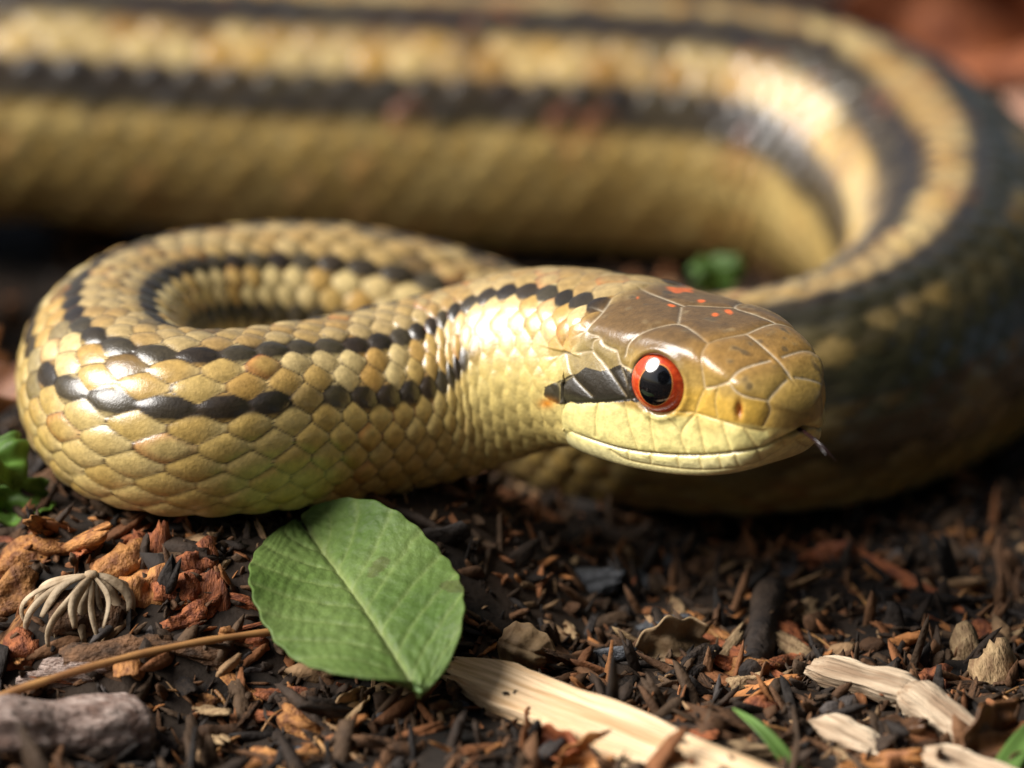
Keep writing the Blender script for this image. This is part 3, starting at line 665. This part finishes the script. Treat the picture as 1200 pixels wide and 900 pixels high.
# dried seed head: curved ribs spreading from one knob
sh = on_ground(105, 720); sh = sh + unit(-FWD) * .15
root = bpy.data.objects.new('seed_head', None); SC.collection.objects.link(root); root.location = sh * U; root.empty_display_size = .002
tag(root, 'dried tan seed head with curved ribs lying on orange bark', 'seed head')
kn = np.array(P(110, 672, 0) - P(105, 720, 0))
v, f = lump(55, 2, (.07, .06, .055), .3); mesh_obj('knob', v + kn, f, M_husk, root)
TCV = unit(-FWD + .4 * UPV)
ends_ = [(40, 745, .1), (60, 757, -.1), (85, 735, -.25), (112, 762, -.15), (150, 715, .0), (158, 700, .2), (165, 722, .1), (66, 700, .1), (98, 752, -.05), (122, 748, .1), (38, 705, .2), (52, 722, -.05), (130, 735, -.2), (72, 748, .05), (30, 728, .15), (142, 728, .1)]
for k, (x, y, d) in enumerate(ends_):
    e = P(x, y, d) - P(105, 720, 0); mp_ = (kn + e) / 2 + unit(-FWD) * RNG.uniform(.08, .26) + UPV * RNG.uniform(.02, .2) + RGT * (.004 * (x - 105) + RNG.normal() * .05)
    n = 22; pts_ = bez(kn, mp_, e, n) + .05 * np.sin(np.linspace(0, 5, n) + k)[:, None] * RGT * np.linspace(0, 1, n)[:, None]
    T_ = np.gradient(pts_, axis=0); sd = np.cross(T_, TCV); sd /= np.linalg.norm(sd, axis=1, keepdims=True); wd = RNG.uniform(.018, .036) * (.35 + np.sin(np.linspace(.25, 2.7, n)) ** 1.5)
    vv_ = np.linspace(-1, 1, 7); tw = RNG.uniform(-.8, .8)
    G = pts_[:, None] + (vv_[None, :, None] * wd[:, None, None]) * (sd[:, None] * math.cos(tw) + TCV * math.sin(tw)) - (.6 * wd[:, None, None] * vv_[None, :, None] ** 2) * TCV
    v, f = sheet(G, .014); mesh_obj('rib', v, f, M_husk, root)

# grass blades, dead leaves, green sprigs
def blade(pa, pb, W, m, label, name='grass_blade', cat='grass blade', lift=.25, bend=.1, fold=.25):
    a_, b_ = on_ground(*pa), on_ground(*pb); b_[2] += lift; L = np.linalg.norm(b_ - a_); x = unit(b_ - a_); n = unit(-FWD + UPV); n = unit(n - x * (n @ x)); y = np.cross(n, x)
    U_, V_ = np.meshgrid(np.linspace(0, 1, 30), np.linspace(-1, 1, 9), indexing='ij'); hw_ = W / 2 * (1 - U_ ** 2.2) ** .8 + .004
    G = U_[..., None] * L * x + (V_ * hw_)[..., None] * y + (fold * np.abs(V_) * hw_ + bend * np.sin(U_ * math.pi))[..., None] * n
    v, f = sheet(G, .012); o = mesh_obj(name, v, f, m); o.location = a_ * U; return tag(o, label, cat)
blade((935, 910), (858, 862), .13, M_grass, 'short green grass blade rising beside the long pale splinter')
blade((1165, 925), (1225, 868), .22, M_grass, 'green grass blade beside the brown dead leaf')
def curl(p, L, W, m, label, seed, name='dead_leaf', cat='dead leaf', curl_=1.6, az=0, up=.5, n=26):
    r = np.random.default_rng(seed); U_, V_ = np.meshgrid(np.linspace(-1, 1, n), np.linspace(-1, 1, n), indexing='ij')
    x = U_ * L / 2 * (1 + .12 * np.sin(V_ * 7 + seed)); y = V_ * W / 2 * np.sqrt(np.clip(1.05 - U_ ** 2 * .8, .05, 1)) * (1 + .1 * np.sin(U_ * 9 + seed))
    z = .12 * W * np.sin(U_ * 4 + seed) + curl_ * .25 * W * V_ ** 2 * np.sign(np.sin(seed + .3)) + .06 * W * np.sin(V_ * 8 + U_ * 5) + .04 * W * NZ[2](np.stack([U_, V_, U_ * 0], -1).reshape(-1, 3), 9).reshape(U_.shape)
    v, f = sheet(np.stack([x, y, z], -1), .02); o = mesh_obj(name, v, f, m)
    o.matrix_world = basis(np.array(p), (math.cos(az), math.sin(az), .2), (0, -up, 1)); return tag(o, label, cat)
curl(on_ground(1165, 890) + (0, 0, .15), .75, .5, M_deadleaf, 'glossy dark brown curled dead leaf among the weathered chips', 2, az=.9, up=1.2)
curl(on_ground(1050, 868) + (0, 0, .12), .5, .35, M_deadleaf, 'small amber dead leaf piece over the weathered chips', 4, az=-.3, up=.8)
curl(on_ground(1030, 905) + (0, 0, .06), .7, .35, M_orange, 'orange brown dead leaf strip below the weathered chips', 5, az=.1, up=.8)
curl(on_ground(690, 900) + (0, 0, .08), .6, .3, M_orange, 'orange dead leaf strip in front of the long pale splinter', 6, az=.5, up=.9)
curl(on_ground(650, 885) + (0, 0, .05), .45, .3, M_rust, 'rust red dead leaf scrap touching the long pale splinter', 9, az=-.5, up=.9)
curl(on_ground(405, 845) + (0, 0, .08), .55, .2, M_tan, 'tan curled leaf strip below the green leaf', 7, az=1.0, up=1.0)
curl(on_ground(455, 815) + (0, 0, .06), .5, .16, M_tan, 'pale dry strip lying at the stalk of the green leaf', 10, az=.1, up=1.0)
curl(on_ground(790, 775) + (0, 0, .1), .6, .5, M_tan, 'pale crumpled dead leaf standing behind the long pale splinter', 8, az=.2, up=1.6)
curl(on_ground(970, 660) + (0, 0, .10), .5, .3, M_rust, 'rust orange leaf scrap in the shade in front of the thick coil', 12, az=.3, up=.8)
curl(P(-15, 450, 3.4), 1.0, .8, M_peach, 'peach coloured dead leaf standing behind the left end of the front coil', 13, az=1.2, up=1.8)
curl(P(1130, 60, 18), 3.2, 2.4, M_rust, 'broad rust brown dead leaf lying behind the thick coil', 14, az=.4, up=.8)
curl(P(1230, 150, 15.5), 2.4, 1.8, M_peach, 'pale brown dead leaf lying beside the bend of the thick coil', 16, az=-.6, up=.9)
curl(P(840, 315, 6.5), .5, .45, M_moss, 'small bright green leaf in the gap behind the snake head', 17, name='small_leaf', cat='leaf', az=.2, up=1.2)
curl(P(5, 530, 1.4), .5, .5, M_moss, 'green leaf peeking out left of the front coil', 18, name='small_leaf', cat='leaf', az=1.0, up=1.4)
curl(on_ground(25, 605) + (0, 0, .1), .55, .4, M_moss, 'green leaf scrap under the left end of the front coil', 19, name='small_leaf', cat='leaf', az=.3, up=1.4)

# crumbs set where the photograph shows them
LUMPS = [lump(200 + k, 3, (1.15, RNG.uniform(.35, .75), RNG.uniform(.25, .6)), .62, 3.2) for k in range(10)]
MESHES = {}
def lump_mesh(k, m):
    if (k, m.name) not in MESHES:
        o = mesh_obj('crumb', *LUMPS[k], m, link=False); MESHES[(k, m.name)] = o.data
    return MESHES[(k, m.name)]
def crumb(name, p, r, m, k, eul, label, cat, group=None, st=(1, 1, 1)):
    o = bpy.data.objects.new(name, lump_mesh(k, m)); SC.collection.objects.link(o)
    put(o, p, eul, tuple(r * s_ for s_ in st)); return tag(o, label, cat, group)
TC = unit(-FWD)
HERO = [(25, 660, 34, 26, M_orange, 0, 'large orange bark lump above the seed head'), (10, 700, 36, 30, M_orange, .4, 'orange bark lump touching the side of the seed head'), (148, 662, 34, 26, M_orange, .3, 'yellowish orange bark lump right at the knob of the seed head'),
 (172, 690, 26, 30, M_orange, 0, 'upright orange bark lump between the seed head and the rust crumbs'), (22, 770, 26, 24, M_rust, .5, 'dark red bark lump below the seed head'), (60, 640, 28, 18, M_orange, 0, 'flat orange bark piece under the edge of the front coil'),
 (165, 640, 11, 30, M_rust, 0, 'narrow rust sliver standing against the snake belly'), (190, 645, 13, 34, M_rust, .1, 'tall pinkish rust sliver against the snake belly beside a narrower one'), (206, 690, 24, 22, M_rust, 0, 'round rust lump in the middle of the rust crumbs'),
 (232, 655, 20, 22, M_rust, .3, 'rust lump tucked close under the snake belly'), (255, 695, 13, 34, M_rust, -.05, 'long upright rust bark sliver next to the green leaf'), (285, 705, 26, 13, M_rust, -.3, 'flat rust bark piece pointing at the green leaf'),
 (300, 752, 14, 18, M_rust, 0, 'small rust lump touching the rim of the green leaf'), (270, 746, 9, 20, M_orange, .1, 'small orange grain standing above the thin dry stem'), (215, 725, 24, 14, M_rust, .4, 'flat rust piece between the seed head and the thin stem'),
 (245, 826, 15, 14, M_orange, 0, 'pale orange round grain below the thin dry stem'), (313, 893, 24, 18, M_orange, 0, 'bright orange rounded bark lump near the small dark grey stone'), (330, 815, 30, 14, M_rust, -.2, 'long flat rust piece below the tip of the thin stem'),
 (350, 825, 20, 18, M_brown, 0, 'dark brown lump beside the tan curled leaf strip'), (985, 655, 34, 17, M_rust, -.2, 'shaded rust lump in front of the thick coil'), (1090, 800, 18, 22, M_rust, 0, 'upright rust lump just behind the weathered wood chips'),
 (1140, 745, 24, 20, M_rust, 0, 'rust lump resting behind two tan slabs'), (1170, 790, 26, 40, M_tan, .3, 'tall tan slab leaning behind the glossy dead leaf'), (1130, 770, 20, 32, M_tan, .2, 'narrow tan slab leaning beside a taller tan slab'),
 (880, 800, 24, 15, M_tan, 0, 'flat tan piece by the dark grey twig stub'), (890, 830, 24, 24, M_rust, 0, 'rust lump below the dark grey twig stub'), (930, 725, 30, 14, M_tan, .5, 'slanting tan sliver behind the dark grey twig stub'),
 (100, 720, 40, 30, M_brown, 0, 'dark brown bark slab underneath the seed head'), (150, 770, 60, 26, M_brown, 0, 'long dark brown bark slab above the thin dry stem'), (90, 790, 50, 20, M_bark, 0, 'greyish bark slab between the thin stem and the seed head')]
from mathutils import Matrix
for x, y, w_, h_, m, an, lab in HERO:
    g = on_ground(x, y); k = RNG.integers(0, 10); o = crumb('bark_crumb', g + TC * .03, 1, m, int(k), (0, 0, 0), lab, 'bark crumb')
    xx = RGT * math.cos(an) + UPV * math.sin(an); B = basis(g + TC * .04, xx, TC)
    o.matrix_world = B @ Matrix.Diagonal((w_ / 136, h_ / 136 * 1.5, min(w_, h_) / 136 * 1.6, 1))

# blue grey stones
for x, y, r, lab in [(700, 690, .28, 'large blue grey stone in the shade under the snake head'), (782, 742, .22, 'blue grey stone behind the pale crumpled leaf'), (715, 775, .16, 'small grey stone next to the long pale splinter'), (450, 845, .14, 'rounded grey stone below the green leaf'), (345, 885, .10, 'small dark grey stone beside an orange bark crumb')]:
    g = on_ground(x, y); crumb('stone', g + (0, 0, r * .25), r, M_grey, int(RNG.integers(0, 10)), (RNG.uniform(0, 6), .3, RNG.uniform(0, 6)), lab, 'stone', st=(1, 1, 1))

# scattered crumbs over the rest of the ground in view
kinds = [('bark_crumb', M_rust, 'rust brown bark crumb scattered in the dark soil', 'bark crumb', 'rust brown bark crumbs scattered over the soil', .20),
         ('bark_crumb', M_orange, 'small orange bark crumb scattered in the dark soil', 'bark crumb', 'small orange bark crumbs scattered over the soil', .10),
         ('bark_crumb', M_brown, 'dark brown bark crumb scattered in the dark soil', 'bark crumb', 'dark brown bark crumbs scattered over the soil', .30),
         ('soil_clod', M_dark, 'blackish soil clod among the bark crumbs', 'soil clod', 'blackish soil clods', .22),
         ('leaf_scrap', M_tan, 'tan leaf scrap scattered in the dark soil', 'leaf scrap', 'tan leaf scraps scattered over the soil', .12),
         ('stone_chip', M_grey, 'tiny blue grey stone chip in the dark soil', 'stone chip', 'tiny grey stone chips', .06)]
pk = np.array([k[5] for k in kinds]); pk /= pk.sum()
for q_ in range(290):
    x, y = RNG.uniform(-10, 1210), 620 + 285 * RNG.uniform() ** .8
    heap = q_ >= 230
    if heap: x, y = RNG.uniform(-10, 330), RNG.uniform(612, 770)
    if 278 < x < 550 and y < 805: continue
    if 20 < x < 160 and 650 < y < 770: continue
    g = on_ground(x, y); nm, m, lab, cat, grp, _ = kinds[int(RNG.integers(0, 2)) if heap else RNG.choice(len(kinds), p=pk)]
    r = float(np.clip(RNG.gamma(3, .035), .045, .24)); stx = RNG.uniform(.8, 2.2) if nm != 'stone_chip' else 1
    if nm != 'stone_chip' and q_ % 2: stx, r = stx * 1.9, r * .62
    crumb(nm, g + (0, 0, r * .2), r, m, int(RNG.integers(0, 10)), tuple(RNG.uniform(-.6, .6, 2)) + (RNG.uniform(0, 6.28),), lab, cat, grp, st=(stx, 1, .8))
for q_ in range(60):
    x, y = RNG.uniform(-10, 1210), RNG.uniform(660, 900)
    if 278 < x < 550 and y < 805: continue
    an = RNG.uniform(-1.2, 1.2); l = RNG.uniform(25, 70)
    stem('root_fibre', (x, y), (x + l * math.cos(an), y + l * .6 * math.sin(an)), RNG.uniform(.008, .02), M_stem if q_ % 3 else M_brown, 'thin dry root fibre lying across the soil' if q_ % 3 else 'thin dark root fibre lying across the soil', 'root fibre', RNG.uniform(0, .15), .03)
    o = SC.collection.objects[-1]; o['group'] = 'dry root fibres on the soil' if q_ % 3 else 'dark root fibres on the soil'

# ------------------------------------------------------------------ unseen undergrowth added to block sky light and darken the coil's right side
M_added_shrub = mat('added_shrub_leaf', (.06, .10, .025), rough=.5, spec=.35, var=.25, scale=20, color2=(.025, .05, .012))
def added_shrub(cx, cy, R_, H_, n, seed, label):
    r = np.random.default_rng(seed); root = bpy.data.objects.new('added_shrub', None); SC.collection.objects.link(root)
    z0 = gz(cx, cy); root.location = (cx * U, cy * U, z0 * U); root.empty_display_size = .1; tag(root, label, 'added_shrub', 'added shrubs that block sky light')
    for k in range(7):
        a_ = r.uniform(0, 6.28); e = np.array([math.cos(a_) * R_ * .6, math.sin(a_) * R_ * .6, H_ * r.uniform(.6, .95)])
        mesh_obj('stem', *tube(bez(np.array([math.cos(a_) * 4, math.sin(a_) * 4, -3.]), e * (.25, .25, .6), e, 14), np.linspace(1.6, .4, 14), 8), M_brown, root)
    u = r.normal(size=(n, 3)); u /= np.linalg.norm(u, axis=1, keepdims=True); u *= r.uniform(.35, 1, (n, 1)) ** .5
    c = u * (R_, R_, H_ * .52) + (0, 0, H_ * .53); c *= (1 + .12 * NZ[1](u, 4))[:, None]
    d1 = r.normal(size=(n, 3)); d1 /= np.linalg.norm(d1, axis=1, keepdims=True); d2 = np.cross(d1, r.normal(size=(n, 3))); d2 /= np.linalg.norm(d2, axis=1, keepdims=True); d3 = np.cross(d1, d2)
    l = r.uniform(4, 7.5, (n, 1)); v = np.stack([c - d1 * l, c - d2 * l * .42 - d1 * l * .1 + d3 * l * .1, c + d1 * l, c + d2 * l * .42 - d1 * l * .1 + d3 * l * .1], 1).reshape(-1, 3)
    keep = v[:, 2] > -1; v[~keep, 2] = -1
    f = np.arange(n * 4).reshape(n, 4); o = mesh_obj('crown', v, np.concatenate([f[:, [0, 1, 2]], f[:, [0, 2, 3]]]), M_added_shrub, root, smooth=False)
added_shrub(105, -15, 52, 130, 2600, 1, 'added unseen bush, dense and dark green, blocking sky light from the right')
added_shrub(70, -125, 60, 150, 3000, 2, 'added tall dense bush out of view, blocking sky light at the camera side')
added_shrub(-45, -150, 55, 120, 2400, 3, 'added low broad bush out of view behind the camera, blocking sky light')
added_shrub(95, 95, 55, 140, 2600, 4, 'added unseen bush beyond the bend of the thick coil, blocking sky light')
